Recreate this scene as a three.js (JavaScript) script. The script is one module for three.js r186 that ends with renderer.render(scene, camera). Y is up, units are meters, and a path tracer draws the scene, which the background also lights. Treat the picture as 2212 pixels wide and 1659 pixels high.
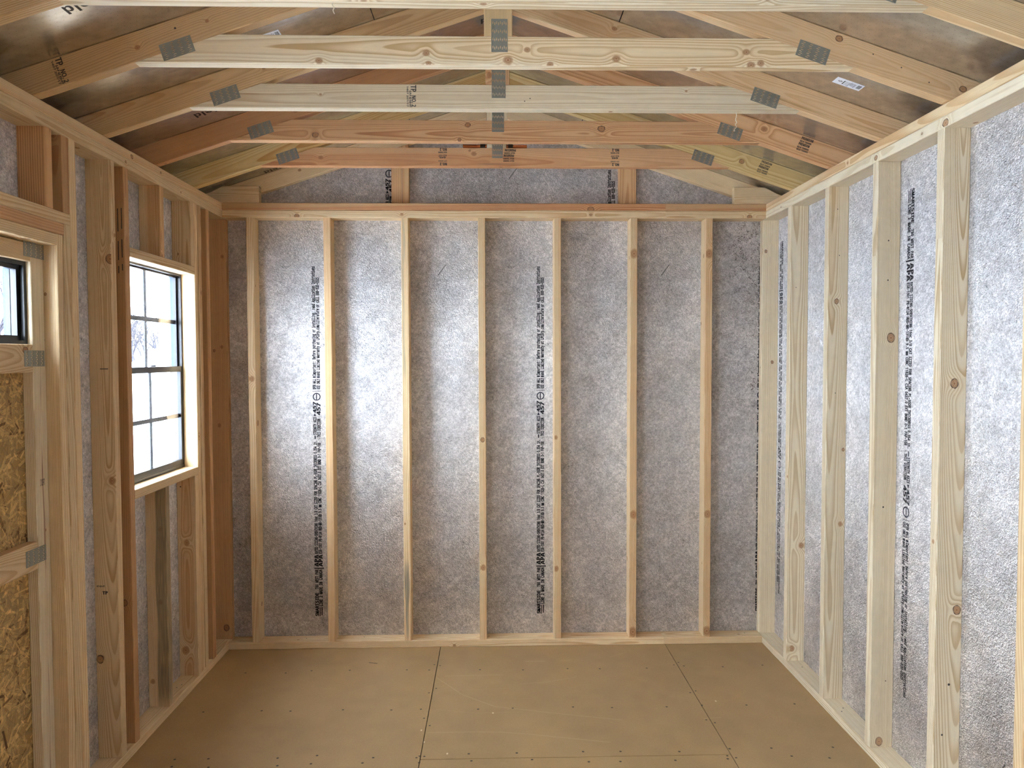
import * as THREE from 'three';
import { mergeGeometries } from 'three/addons/utils/BufferGeometryUtils.js';

// ------------------------------------------------------------------ camera, sky, exposure
const scene = new THREE.Scene();
const camera = new THREE.PerspectiveCamera(55.396, 2212 / 1659, 0.05, 400);
camera.position.set(-0.01819, 1.55958, 3.89993);
camera.rotation.set(-0.03614, -0.02501, -0.00286, 'YXZ');
const renderer = new THREE.WebGLRenderer({ antialias: true });
renderer.toneMapping = THREE.LinearToneMapping;
renderer.toneMappingExposure = 5.5;
renderer.shadowMap.enabled = true;
scene.background = new THREE.Color().setRGB(0.79, 0.92, 1.09);   // even, overcast winter sky
scene.backgroundIntensity = 6.2;

// ------------------------------------------------------------------ dimensions (metres)
const XR = 1.44, D = 0.089, T = 0.038, YT = 2.298, YP = YT + 2 * T;      // half width to the stud faces, 2x4 depth and thickness, plate heights
const XS = XR + D, SH = 0.0095, ZB = -D, ZF = 4.72;                       // sheathing face, its thickness, back and front stud planes
const RIDGE = 2.947;                                                      // underside of the roof deck at the ridge; pitch 4 in 12
const roofY = (x) => RIDGE - Math.abs(x) / 3;

// ------------------------------------------------------------------ small helpers
let seed = 7;
const rnd = () => { seed = (seed + 0x6d2b79f5) | 0; let t = Math.imul(seed ^ (seed >>> 15), 1 | seed); t = (t + Math.imul(t ^ (t >>> 7), 61 | t)) ^ t; return ((t ^ (t >>> 14)) >>> 0) / 4294967296; };
const rr = (a, b) => a + (b - a) * rnd();
const NT = new Float32Array(65536); for (let i = 0; i < 65536; i++) NT[i] = rnd() * 2 - 1;
function noise(x, y) {
  const xi = Math.floor(x), yi = Math.floor(y), fx = x - xi, fy = y - yi, u = fx * fx * (3 - 2 * fx), v = fy * fy * (3 - 2 * fy);
  const a = (yi & 255) << 8, b = ((yi + 1) & 255) << 8, p = xi & 255, q = (xi + 1) & 255;
  const s = NT[a + p] + (NT[a + q] - NT[a + p]) * u, t = NT[b + p] + (NT[b + q] - NT[b + p]) * u;
  return s + (t - s) * v;
}
// noise that repeats every n cells, for tiled textures
function tnoise(x, y, n) {
  const xi = Math.floor(x), yi = Math.floor(y), fx = x - xi, fy = y - yi, u = fx * fx * (3 - 2 * fx), v = fy * fy * (3 - 2 * fy);
  const m = (k) => ((k % n) + n) % n, a = (m(yi) * 97 + 13 * n) & 255, b = (m(yi + 1) * 97 + 13 * n) & 255, p = (m(xi) * 31) & 255, q = (m(xi + 1) * 31) & 255;
  const s = NT[(a << 8) + p] + (NT[(a << 8) + q] - NT[(a << 8) + p]) * u, t = NT[(b << 8) + p] + (NT[(b << 8) + q] - NT[(b << 8) + p]) * u;
  return s + (t - s) * v;
}
const sm = (a, b, x) => { const t = Math.min(1, Math.max(0, (x - a) / (b - a))); return t * t * (3 - 2 * t); };
function canvasOf(w, h) { const c = document.createElement('canvas'); c.width = w; c.height = h; return c; }
function canvasTex(c, colour = true) { const t = new THREE.CanvasTexture(c); if (colour) t.colorSpace = THREE.SRGBColorSpace; t.wrapS = t.wrapT = THREE.RepeatWrapping; t.anisotropy = 8; return t; }
const used = {};
function numbered(n) { const k = used[n] = (used[n] ?? -1) + 1; return k ? n + '_' + String(k).padStart(3, '0') : n; }
function shade(o) { o.castShadow = true; o.receiveShadow = true; return o; }
function group(name, label, category, opts = {}) {
  const g = new THREE.Group(); g.name = numbered(name); g.userData = { label, category };
  if (opts.kind) g.userData.kind = opts.kind;
  if (opts.group) g.userData.group = opts.group;
  if (opts.at) g.position.set(...opts.at);
  scene.add(g); return g;
}
function mesh(name, geo, mat, parent, label) {
  const m = shade(new THREE.Mesh(geo, mat)); m.name = name; if (label) m.userData.label = label; parent.add(m); return m;
}
function boxGeo(x0, x1, y0, y1, z0, z1) { const g = new THREE.BoxGeometry(x1 - x0, y1 - y0, z1 - z0); g.translate((x0 + x1) / 2, (y0 + y1) / 2, (z0 + z1) / 2); return g; }
function remapUV(g, f) { const p = g.attributes.position, n = g.attributes.normal, uv = g.attributes.uv; for (let i = 0; i < p.count; i++) { const [u, v] = f(p.getX(i), p.getY(i), p.getZ(i), n.getX(i), n.getY(i), n.getZ(i)); uv.setXY(i, u, v); } return g; }

// ------------------------------------------------------------------ lumber: every board has its own strip of a wood atlas
const AW = 2048, PITCH = 184, PER = 11, LTEX = 2.4;
const atlases = []; let nextStrip = 0;
const WOODS = {
  pale: { early: [240, 225, 194], late: [204, 176, 132], heart: [232, 208, 168], spacing: 0.0048, contrast: 1.0 },
  pine: { early: [232, 206, 162], late: [204, 162, 112], heart: [228, 192, 146], spacing: 0.0046, contrast: 0.9 },
  honey: { early: [230, 202, 158], late: [198, 156, 108], heart: [218, 176, 128], spacing: 0.0045, contrast: 0.92 },
  orange: { early: [226, 182, 134], late: [192, 134, 86], heart: [214, 158, 108], spacing: 0.0055, contrast: 0.95 },
  yellow: { early: [228, 202, 142], late: [200, 158, 92], heart: [218, 180, 116], spacing: 0.007, contrast: 0.85 },
  red: { early: [216, 170, 120], late: [174, 120, 74], heart: [200, 148, 98], spacing: 0.005, contrast: 0.8 },
};
function strip(spec) {
  const w = { ...WOODS[spec.wood ?? 'pine'], ...spec };
  const k = nextStrip++, ai = Math.floor(k / PER), row = (k % PER) * PITCH;
  if (!atlases[ai]) {
    const c = canvasOf(AW, AW), tex = canvasTex(c);
    atlases[ai] = { c, ctx: c.getContext('2d'), mat: new THREE.MeshStandardMaterial({ map: tex, roughness: 0.62, metalness: 0, name: 'lumber_' + ai }) };
  }
  const A = atlases[ai], img = A.ctx.createImageData(AW, PITCH), px = img.data;
  const flat = rnd() < 0.6;
  const pb0 = w.pb ?? (flat ? rr(0.01, 0.08) : rr(-0.16, -0.05)), pc0 = w.pc ?? (flat ? rr(-0.07, -0.03) : rr(-0.12, 0.02)), tilt = w.tilt ?? rr(-0.022, 0.022), sd = rr(0, 200);
  const knots = w.knots ?? Array.from({ length: Math.floor(rr(1, 5)) }, () => [rr(0.02, 2.3), rr(0.012, 0.078), rr(0.004, 0.011), rnd() < 0.5 ? 1 : 0]);
  const edgeKnots = w.edgeKnots ?? (rnd() < 0.6 ? [[rr(0.1, 2.2), rr(0.008, 0.03), rr(0.004, 0.009), 0]] : []);
  const rh = w.rh ?? (rnd() < 0.55 ? rr(0.03, 0.07) : 0);
  const { early, late, heart } = w, tone = rr(0.96, 1.03);
  for (let x = 0; x < AW; x++) {
    const a = x / AW * LTEX;
    const pb = pb0 + noise(a * 0.9 + sd, 3.1) * 0.012, pc = pc0 + tilt * (a - 1.2) + noise(a * 1.1 + sd, 9.7) * 0.01, drift = noise(a * 1.3, sd + 40) * 0.035;
    for (let y = 0; y < PITCH; y++) {
      const wide = y < 127, b = wide ? Math.min(D, Math.max(0, (126 - y) / 125 * D)) : 0, c = wide ? 0 : Math.max(0, (y - 128) / 54 * T);
      const q = wide ? b : -c;
      let r = Math.hypot(b - pb, -c - pc) + noise(a * 5 + sd, q * 40 + sd) * 0.0016 + noise(a * 1.6, q * 14 + sd) * 0.002;
      let knot = 0, kr = 0;
      const list = wide ? knots : edgeKnots;
      for (let i = 0; i < list.length; i++) {
        const K = list[i], da = (a - K[0]) / 1.25, db = (wide ? b : c) - K[1];
        if (da > 0.12 || da < -0.12) continue;
        const d = Math.hypot(da, db) * (1 + 0.07 * noise(Math.atan2(db, da) * 1.6 + 20, i * 7.3 + sd)), R = K[2];
        r += R * 1.15 * Math.exp(-(d * d) / (R * R * 5));
        if (d < R * 1.4) { const t = sm(R * 1.25, R * 0.8, d); knot = Math.max(knot, t * (0.62 + 0.14 * Math.sin(d / R * 13) + 0.3 * sm(R * 0.4, 0, d))); if (K[3]) kr = Math.max(kr, 0.85 * sm(R * 0.78, R * 0.96, d) * sm(R * 1.16, R * 1.0, d) * (0.7 + 0.5 * noise(Math.atan2(db, da) * 2 + 9, i + sd))); }
      }
      const s = r / w.spacing + noise(a * 0.7, q * 6 + sd + 70) * 0.4, f = s - Math.floor(s), ringHash = NT[(Math.floor(s) * 131 + 7) & 65535];
      const l = sm(0.25, 0.9, f) * (1 - sm(0.93, 1, f)) * w.contrast * (0.8 + 0.35 * ringHash);
      const hm = rh ? sm(rh + 0.006, rh - 0.006, r) * 0.8 : 0;
      const fib = 1 + noise(a * 9 + sd, q * 1500) * 0.022 + noise(a * 60, q * 2600 + sd) * 0.018 + drift * 0.8 + noise(a * 40 + sd, q * 60) * 0.012;
      const o = (y * AW + x) * 4;
      for (let ch = 0; ch < 3; ch++) {
        let v = early[ch] + (heart[ch] - early[ch]) * hm;
        v += (late[ch] - early[ch]) * l;
        v *= fib * tone;
        if (knot > 0) v += ([156, 104, 62][ch] - v) * Math.min(1, knot);
        if (kr > 0) v += ([58, 36, 24][ch] - v) * kr;
        px[o + ch] = v;
      }
      px[o + 3] = 255;
    }
  }
  if (w.stain) for (const [a0, a1, b0, b1, col, al] of w.stain) {          // blue stain and dark streaks in the wood
    for (let x = Math.floor(a0 / LTEX * AW); x < Math.min(AW, a1 / LTEX * AW); x++) for (let y = 0; y < PITCH; y++) {
      const wide = y < 127, b = wide ? (126 - y) / 125 * D : -(y - 128) / 54 * T, a = x / AW * LTEX;
      const m = sm(b0, b0 + 0.006, b + noise(a * 6, sd) * 0.006) * sm(b1, b1 - 0.006, b + noise(a * 5, sd + 9) * 0.006) * sm(a0, a0 + 0.12, a) * sm(a1, a1 - 0.12, a) * al * (0.75 + 0.35 * noise(a * 20, b * 700 + sd));
      const o = (y * AW + x) * 4; for (let ch = 0; ch < 3; ch++) px[o + ch] += (col[ch] - px[o + ch]) * Math.max(0, m);
    }
  }
  A.ctx.putImageData(img, 0, row);
  // ink: [text, a, b, height, rotation(deg), width m, bold, alpha]
  for (const s of w.ink ?? []) {
    const ctx = A.ctx, sx = AW / LTEX, sy = 125 / D;
    ctx.save(); ctx.beginPath(); ctx.rect(0, row + 1, AW, 126); ctx.clip();
    ctx.translate(s[1] * sx, row + 127 - s[2] * sy); ctx.scale(sx, sy); ctx.rotate(s[4] * Math.PI / 180);
    ctx.fillStyle = `rgba(20,16,18,${Math.min(1, (s[7] ?? 0.85) * 1.1)})`; ctx.font = (s[6] ? 'bold ' : '') + '20px sans-serif'; ctx.textBaseline = 'middle';
    const m = ctx.measureText(s[0]).width; ctx.scale(s[5] / m, s[3] / 15); ctx.lineWidth = 1.4; ctx.strokeStyle = ctx.fillStyle; ctx.strokeText(s[0], -m / 2, 0); ctx.fillText(s[0], -m / 2, 0); ctx.restore();
  }
  for (const [a, b, l, h] of w.marks ?? []) { A.ctx.fillStyle = 'rgba(24,20,20,.85)'; A.ctx.fillRect(a / LTEX * AW, row + 127 - b / D * 125, l / LTEX * AW, h / D * 125); }
  for (const [a, b, R] of w.holes ?? []) { A.ctx.fillStyle = 'rgba(30,20,14,.9)'; A.ctx.beginPath(); A.ctx.ellipse(a / LTEX * AW, row + 127 - b / D * 125, R / LTEX * AW, R / D * 125, 0, 0, 7); A.ctx.fill(); }
  return { mat: A.mat, v0: 1 - (row + 126) / AW, v1: 1 - (row + 2) / AW, n0: 1 - (row + 182) / AW, n1: 1 - (row + 129) / AW };
}
const stripCache = {};
// A board: a prism of width w (axis B) and thickness t (axis C), its ends cut at A = a0(b) and a1(b). frame = [origin, A, B, C]; (0,0,0) is the middle of the section.
function boardGeo(st, frame, a0, a1, w = D, t = T, cham = 0.0022, uoff = 0) {
  const [O, A, B, C] = frame, hb = w / 2, hc = t / 2, k = cham;
  const f0 = typeof a0 === 'function' ? a0 : () => a0, f1 = typeof a1 === 'function' ? a1 : () => a1;
  const sec = [[-hb + k, hc], [0, hc], [hb - k, hc], [hb, hc - k], [hb, -hc + k], [hb - k, -hc], [0, -hc], [-hb + k, -hc], [-hb, -hc + k], [-hb, hc - k]];
  const pos = [], uv = [], idx = [], N = sec.length;
  const put = (a, b, c, u, v) => { for (let i = 0; i < 3; i++) pos.push(O[i] + A[i] * a + B[i] * b + C[i] * c); uv.push(u, v); return pos.length / 3 - 1; };
  const wv = (b) => st.v0 + (st.v1 - st.v0) * (b + hb) / w, nv = (c) => st.n1 + (st.n0 - st.n1) * (hc - c) / t;
  for (let i = 0; i < N; i++) {
    const p = sec[i], q = sec[(i + 1) % N], wideF = i < 2 || i === 5 || i === 6, narrow = i === 3 || i === 8;
    const vv = (s) => (wideF ? wv(s[0]) : narrow ? nv(s[1]) : wv(Math.max(-hb + k, Math.min(hb - k, s[0]))));
    const flip = i >= 5 && i < 8 ? 0.37 : narrow && i === 3 ? 0.19 : 0;
    const n = [[f0(p[0]), p], [f1(p[0]), p], [f1(q[0]), q], [f0(q[0]), q]].map(([a, s]) => put(a, s[0], s[1], (a + uoff) / LTEX + flip, vv(s)));
    idx.push(n[0], n[1], n[2], n[0], n[2], n[3]);
  }
  for (const e of [0, 1]) {                                                // ends: end grain
    const f = e ? f1 : f0, c = put(f(0), 0, 0, 0.31, (st.v0 + st.v1) / 2), ring = sec.map((s) => put(f(s[0]), s[0], s[1], 0.31 + s[1] * 0.1, wv(s[0])));
    for (let i = 0; i < N; i++) e ? idx.push(c, ring[(i + 1) % N], ring[i]) : idx.push(c, ring[i], ring[(i + 1) % N]);
  }
  let g = new THREE.BufferGeometry();
  g.setAttribute('position', new THREE.Float32BufferAttribute(pos, 3)); g.setAttribute('uv', new THREE.Float32BufferAttribute(uv, 2));
  // make all faces point outwards whatever the handedness of the frame
  const cr = [A[1] * B[2] - A[2] * B[1], A[2] * B[0] - A[0] * B[2], A[0] * B[1] - A[1] * B[0]], hand = cr[0] * C[0] + cr[1] * C[1] + cr[2] * C[2];
  if (hand < 0) for (let i = 0; i < idx.length; i += 3) { const s = idx[i + 1]; idx[i + 1] = idx[i + 2]; idx[i + 2] = s; }
  g.setIndex(idx); g = g.toNonIndexed(); g.computeVertexNormals();
  return g;
}
const PX = [1, 0, 0], PY = [0, 1, 0], PZ = [0, 0, 1], NX = [-1, 0, 0], NZ = [0, 0, -1];
function board(name, parent, spec, frame, a0, a1, opt = {}) {
  const st = spec.v0 !== undefined ? spec : strip(spec);
  return mesh(name, boardGeo(st, frame, a0, a1, opt.w, opt.t, opt.cham, opt.uoff ?? 0), st.mat, parent, opt.label);
}

// ------------------------------------------------------------------ radiant-barrier foil, floor, OSB and other materials
function foilCanvas(w, h, mw, mh, mould) {
  const c = canvasOf(w, h), ctx = c.getContext('2d'), img = ctx.createImageData(w, h), p = img.data;
  for (let y = 0; y < h; y++) for (let x = 0; x < w; x++) {
    const u = x / w * mw, v = y / h * mh;
    const m = noise(u * 5, v * 5) * 0.25 + noise(u * 21, v * 21 + 9) * 0.25 + noise(u * 85, v * 85) * 0.4 + noise(u * 230, v * 230) * 0.5;
    let g = 0.93 - 0.17 * m + 0.07 * noise(u * 480, v * 480);
    const fleck = sm(0.7, 0.9, noise(u * 220 + 50, v * 220) * 0.75 + noise(u * 35, v * 31) * 0.35);
    g *= 1 - 0.22 * fleck;
    let dark = 0;
    if (mould) { const a = mould(u, v); if (a > 0) dark = Math.min(0.8, a) * sm(0.3, 0.6, noise(u * 330 + 9, v * 330) * 0.8 + noise(u * 60, v * 60) * 0.5); }
    const o = (y * w + x) * 4;
    p[o] = (232 * g) * (1 - dark) + 92 * dark; p[o + 1] = (228 * g) * (1 - dark) + 84 * dark; p[o + 2] = (226 * g) * (1 - dark) + 78 * dark; p[o + 3] = 255;
  }
  ctx.putImageData(img, 0, 0);
  return c;
}
function gradeStamp(c) {                                                    // the mill's print, reading upwards near the right edge of a 1.22 x 2.44 m panel
  const ctx = c.getContext('2d'), S = c.width / 1.22;
  ctx.save(); ctx.translate(c.width, c.height); ctx.scale(S, S); ctx.translate(-0.0875, -0.145); ctx.rotate(-Math.PI / 2);
  ctx.textBaseline = 'middle';
  const fit = (t, x0, x1, y, h, bold, dim = 0.9) => {
    ctx.save(); ctx.translate(x0, y); ctx.font = (bold ? 'bold ' : '') + '40px ' + (bold === 2 ? 'sans-serif' : 'monospace'); ctx.fillStyle = `rgba(10,10,16,${dim})`;
    const m = ctx.measureText(t).width; ctx.scale((x1 - x0) / m, h / 29); ctx.lineWidth = bold === 2 ? 2.2 : 3; ctx.strokeStyle = ctx.fillStyle; ctx.strokeText(t, 0, 0); ctx.fillText(t, 0, 0); ctx.restore();
  };
  ctx.save(); ctx.rotate(Math.PI / 2); ctx.strokeStyle = 'rgba(60,56,54,.8)'; ctx.lineWidth = 0.003; ctx.beginPath(); ctx.moveTo(-0.555, -1.86); ctx.lineTo(-0.51, -1.92); ctx.stroke(); ctx.restore();   // a scuff in the foil
  const A = -0.0108, B = 0.0108, H = 0.0165;
  ctx.fillStyle = 'rgba(22,22,34,.9)'; ctx.fillRect(0, B - 0.008, 0.05, 0.004); ctx.fillRect(0.005, B + 0.002, 0.045, 0.005);
  fit('SMARTSIDE', 0.0, 0.13, A, H, 1); fit('LINE 2 MADE IN CANADA', 0.055, 0.258, B, H, 1); fit('780 WEST PAR', 0.15, 0.258, A, H, 1);
  fit('|APA', 0.256, 0.34, A, 0.0215, 2); fit('|APA', 0.256, 0.34, B, 0.0215, 2);
  fit('RATED SIDING-SHEATHING 16oc 3/8 CAT SIZED FOR SPACING PL-95DB THICKNESS 0.354 in.', 0.345, 0.965, A, H, 1);
  fit('ESR-1301 PR-N124 HUD-MR-1318b 9.5 mm CONC 11826-L CSA 0437.0 EXT BOND O-1 PAP-108', 0.345, 0.955, B, H, 1);
  ctx.fillRect(0.975, A - 0.003, 0.018, 0.006); fit('STRENGTH AXIS', 0.998, 1.095, A, H, 1); fit('THIS DIRECTION', 0.985, 1.085, B, H, 1);
  ctx.beginPath(); ctx.moveTo(1.1, A - 0.007); ctx.lineTo(1.116, A); ctx.lineTo(1.1, A + 0.007); ctx.fill();
  fit('457', 1.118, 1.178, A, 0.017, 2); fit('457', 1.105, 1.172, B, 0.02, 2);
  ctx.lineWidth = 0.005; ctx.strokeStyle = 'rgba(22,22,34,.9)'; ctx.beginPath(); ctx.arc(1.205, 0, 0.0185, 0, 7); ctx.stroke(); ctx.fillRect(1.19, -0.003, 0.03, 0.005);
  fit('| OPEN WALL', 1.232, 1.302, A, H, 1); fit('| USE ONLY', 1.232, 1.302, B, H, 1); ctx.fillRect(1.308, A - 0.008, 0.008, 0.016); ctx.fillRect(1.308, B - 0.008, 0.008, 0.016);
  fit('Important: Before purchasing or installing, read Application Instructions', 1.318, 1.91, A, H, 1);
  fit('and Limited Warranty at LPCorp.com/literature or call 888-820-0325', 1.318, 1.85, B, H, 1);
  ctx.restore(); return c;
}
function tile(n, f, colour = false) { const c = canvasOf(n, n), ctx = c.getContext('2d'), img = ctx.createImageData(n, n); for (let y = 0; y < n; y++) for (let x = 0; x < n; x++) { const v = f(x / n, y / n), o = (y * n + x) * 4; if (typeof v === 'number') img.data[o] = img.data[o + 1] = img.data[o + 2] = v * 255; else { img.data[o] = v[0]; img.data[o + 1] = v[1]; img.data[o + 2] = v[2]; } img.data[o + 3] = 255; } ctx.putImageData(img, 0, 0); return canvasTex(c, colour); }
const foilBump = tile(512, (u, v) => 0.5 + 0.17 * tnoise(u * 48, v * 48, 48) + 0.2 * tnoise(u * 110, v * 110, 110) + 0.1 * tnoise(u * 200, v * 200, 200));
const foilRough = tile(512, (u, v) => { const m = 0.5 * tnoise(u * 8, v * 8, 8) + 0.4 * tnoise(u * 24, v * 24, 24) + 0.35 * tnoise(u * 72, v * 72, 72); return [0, 255 * (0.74 + 0.2 * m), 0]; });
const rep = (t, x, y) => { const k = t.clone(); k.repeat.set(x, y); k.needsUpdate = true; return k; };
const foilMat = (map, rx, ry) => new THREE.MeshPhysicalMaterial({ map, metalness: 0.95, roughness: 0.71, anisotropy: 0.86, anisotropyRotation: 0, roughnessMap: rep(foilRough, rx, ry), bumpMap: rep(foilBump, rx * 2, ry * 2), bumpScale: 0.0034 });
const foilStamped = foilMat(canvasTex(gradeStamp(foilCanvas(1024, 2048, 1.22, 2.44))), 2.4, 4.8);
const foilMould = foilMat(canvasTex(gradeStamp(foilCanvas(1024, 2048, 1.22, 2.44, (u, v) => Math.max(0, 0.9 - Math.hypot((u - 1.07) / 0.16, (v - 0.33) / 0.34)) + Math.max(0, 0.7 - Math.hypot((u - 1.1) / 0.09, (v - 1.02) / 0.22)) + 0.22 * sm(0.8, 0.86, u) * sm(1.35, 1.0, v)))), 2.4, 4.8);
const plainFoilMap = canvasTex(foilCanvas(512, 1024, 1.22, 2.44));
const foilPlain = foilMat(plainFoilMap, 2.4, 4.8);
const roofCanvas = (() => {                                                 // 0.9 m (along the shed) x 1.22 m (down the slope) of perforated foil with the maker's print
  const w = 1024, h = 768, c = canvasOf(w, h), ctx = c.getContext('2d'), img = ctx.createImageData(w, h);
  for (let y = 0; y < h; y++) for (let x = 0; x < w; x++) {
    const u = x / w, v = y / h, g = 1 - 0.05 * tnoise(u * 30, v * 20, 10) - 0.05 * tnoise(u * 60, v * 60, 60), o = (y * w + x) * 4;
    img.data[o] = 206 * g; img.data[o + 1] = 204 * g; img.data[o + 2] = 200 * g; img.data[o + 3] = 255;
  }
  ctx.putImageData(img, 0, 0);
  ctx.fillStyle = 'rgba(70,64,58,.55)';
  for (let j = 0; j < 46; j++) for (let i = 0; i < 61; i++) ctx.fillRect(i * (w / 61) + (j & 1 ? w / 122 : 0), j * (h / 46), 1.6, 1.6);
  ctx.fillStyle = 'rgba(16,12,14,.95)'; ctx.font = 'bold 42px sans-serif'; ctx.textBaseline = 'alphabetic'; ctx.textAlign = 'right';
  ctx.save(); ctx.translate(w * 0.818 / 1.22, h * 0.5); ctx.scale(1.05, 1.1); ctx.fillText('TechShield', 0, 0); ctx.restore();
  return c;
})();
const roofBump = tile(512, (u, v) => 0.5 + 0.26 * tnoise(u * 6 + v * 3, v * 50, 50) + 0.16 * tnoise(u * 20, v * 110, 110));
const roofFoil = new THREE.MeshStandardMaterial({ map: canvasTex(roofCanvas), metalness: 0.92, roughness: 0.25, bumpMap: rep(roofBump, 2, 2), bumpScale: 0.00022 });
const roofCover = new THREE.MeshStandardMaterial({ color: 0x2b2b2d, roughness: 0.95 });
const steel = new THREE.MeshStandardMaterial({ color: 0x93948a, metalness: 0.45, roughness: 0.42, bumpMap: rep(foilBump, 3, 3), bumpScale: 0.0002 });
const vinyl = new THREE.MeshStandardMaterial({ color: 0x17181b, roughness: 0.34 });
const glass = new THREE.MeshPhysicalMaterial({ color: 0xffffff, transmission: 1, thickness: 0, roughness: 0, ior: 1.5, metalness: 0 });
const copper = new THREE.MeshStandardMaterial({ color: 0xd98a5c, metalness: 1, roughness: 0.24 });
const darkMetal = new THREE.MeshStandardMaterial({ color: 0x4a3b2a, metalness: 0.5, roughness: 0.5 });
const trimPaint = new THREE.MeshStandardMaterial({ color: 0x39424c, roughness: 0.8 });
const siding = new THREE.MeshStandardMaterial({ color: 0x59616b, roughness: 0.85 });
const osb = (() => {
  const n = 1024, c = canvasOf(n, n), x = c.getContext('2d'); x.fillStyle = '#b08d54'; x.fillRect(0, 0, n, n);
  for (let i = 0; i < 5200; i++) {
    const l = rr(18, 95), w = rr(3, 17), k = rr(0.72, 1.22), a = rr(0, Math.PI), dk = rnd() < 0.08;
    x.save(); x.translate(rr(0, n), rr(0, n)); x.rotate(a);
    x.fillStyle = dk ? `rgba(86,52,22,${rr(0.4, 0.8)})` : `rgba(${208 * k | 0},${172 * k | 0},${112 * k | 0},${rr(0.35, 0.85)})`;
    x.beginPath(); x.moveTo(-l / 2, -w / 2 * rr(0.4, 1)); x.lineTo(l / 2, -w / 2 * rr(0.4, 1)); x.lineTo(l / 2 * rr(0.8, 1), w / 2); x.lineTo(-l / 2 * rr(0.8, 1), w / 2); x.fill();
    x.strokeStyle = 'rgba(70,42,14,.32)'; x.lineWidth = 1; x.beginPath(); x.moveTo(-l / 2, w / 2); x.lineTo(l / 2, w / 2); x.stroke(); x.restore();
  }
  return new THREE.MeshStandardMaterial({ map: canvasTex(c), roughness: 0.75, bumpMap: canvasTex(c), bumpScale: 0.0012 });
})();
const floorMat = (() => {                                                   // tan painted panels with screw holes, scuffs and scratches; x -1.6..1.6, z -0.1..2.3
  const w = 2048, h = 1536, c = canvasOf(w, h), ctx = c.getContext('2d'), img = ctx.createImageData(w, h);
  for (let y = 0; y < h; y++) for (let x = 0; x < w; x++) {
    const u = x / w * 3.2, v = y / h * 2.4, g = 1 + 0.035 * noise(u * 4, v * 4) + 0.02 * noise(u * 17, v * 17) + 0.02 * noise(u * 300, v * 300), o = (y * w + x) * 4;
    img.data[o] = 174 * g; img.data[o + 1] = 142 * g; img.data[o + 2] = 96 * g; img.data[o + 3] = 255;
  }
  ctx.putImageData(img, 0, 0);
  const X = (x) => (x + 1.6) / 3.2 * w, Z = (z) => (z + 0.1) / 2.4 * h;
  ctx.fillStyle = 'rgba(48,34,20,.9)';
  for (const z of [0.29, 0.7, 1.075, 1.13, 1.5, 1.9]) for (let x = -1.3; x < 1.4; x += 0.2) { ctx.beginPath(); ctx.arc(X(x + rr(-0.05, 0.05)), Z(z + rr(-0.012, 0.012)), 3, 0, 7); ctx.fill(); }
  for (const x of [-0.325, -0.295, 0.89, 0.92]) for (let z = 0.25; z < 2.2; z += 0.28) { ctx.beginPath(); ctx.arc(X(x), Z(z + rr(-0.05, 0.05)), 2.6, 0, 7); ctx.fill(); }
  const scratch = (pts, al, lw = 1.6) => { ctx.strokeStyle = `rgba(206,184,146,${al})`; ctx.lineWidth = lw; ctx.lineCap = 'round'; ctx.beginPath(); pts.forEach(([x, z], i) => (i ? ctx.lineTo(X(x), Z(z)) : ctx.moveTo(X(x), Z(z)))); ctx.stroke(); };
  scratch([[-0.30, 0.38], [-0.17, 0.56], [-0.02, 0.68], [0.28, 0.76], [0.53, 0.82]], 0.6);
  scratch([[-0.30, 0.90], [-0.12, 0.90], [0.0, 0.905], [0.12, 0.925], [0.38, 0.985], [0.45, 1.0]], 0.6);
  scratch([[-0.26, 0.36], [0.02, 0.355]], 0.35, 3); scratch([[0.14, 0.20], [0.24, 0.20]], 0.5, 3); scratch([[0.32, 0.195], [0.38, 0.19]], 0.4); scratch([[0.58, 0.16], [0.68, 0.1]], 0.5);
  scratch([[0.1, 0.46], [0.24, 0.44], [0.38, 0.39]], 0.4); scratch([[-0.28, 0.52], [0.1, 0.5]], 0.22); scratch([[-0.28, 0.7], [-0.1, 0.74], [0.1, 0.735]], 0.25); scratch([[-0.6, 0.45], [-0.7, 0.53]], 0.3); scratch([[0.88, 0.82], [0.96, 0.81]], 0.5);
  for (let i = 0; i < 90; i++) { const x = rr(-0.7, 1), z = rr(0.1, 1.3), a = rr(-0.4, 0.5), l = rr(0.01, 0.09); scratch([[x, z], [x + l, z + l * a]], rr(0.06, 0.25), 1); }
  ctx.fillStyle = 'rgba(236,222,190,.95)'; for (const [x, z] of [[0.98, 0.655], [-0.03, 0.735], [-0.33, 0.875], [-0.31, 0.97], [-0.21, 1.06]]) ctx.fillRect(X(x), Z(z), 4, 7);
  ctx.strokeStyle = 'rgba(60,44,26,.9)'; ctx.lineWidth = 4; ctx.beginPath(); ctx.moveTo(X(-0.66), Z(0.19)); ctx.lineTo(X(-0.62), Z(0.2)); ctx.stroke();
  return new THREE.MeshStandardMaterial({ map: canvasTex(c), roughness: 0.5, metalness: 0 });
})();
const eaveWood = new THREE.MeshStandardMaterial({ color: 0xb39a76, roughness: 0.85 });
const darkWood = new THREE.MeshStandardMaterial({ color: 0x3a2b1c, roughness: 0.9 });
const snowMat = new THREE.MeshStandardMaterial({ color: 0xe9eef4, roughness: 0.95 });
const barkMat = new THREE.MeshStandardMaterial({ color: 0x242127, roughness: 1 });

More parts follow.
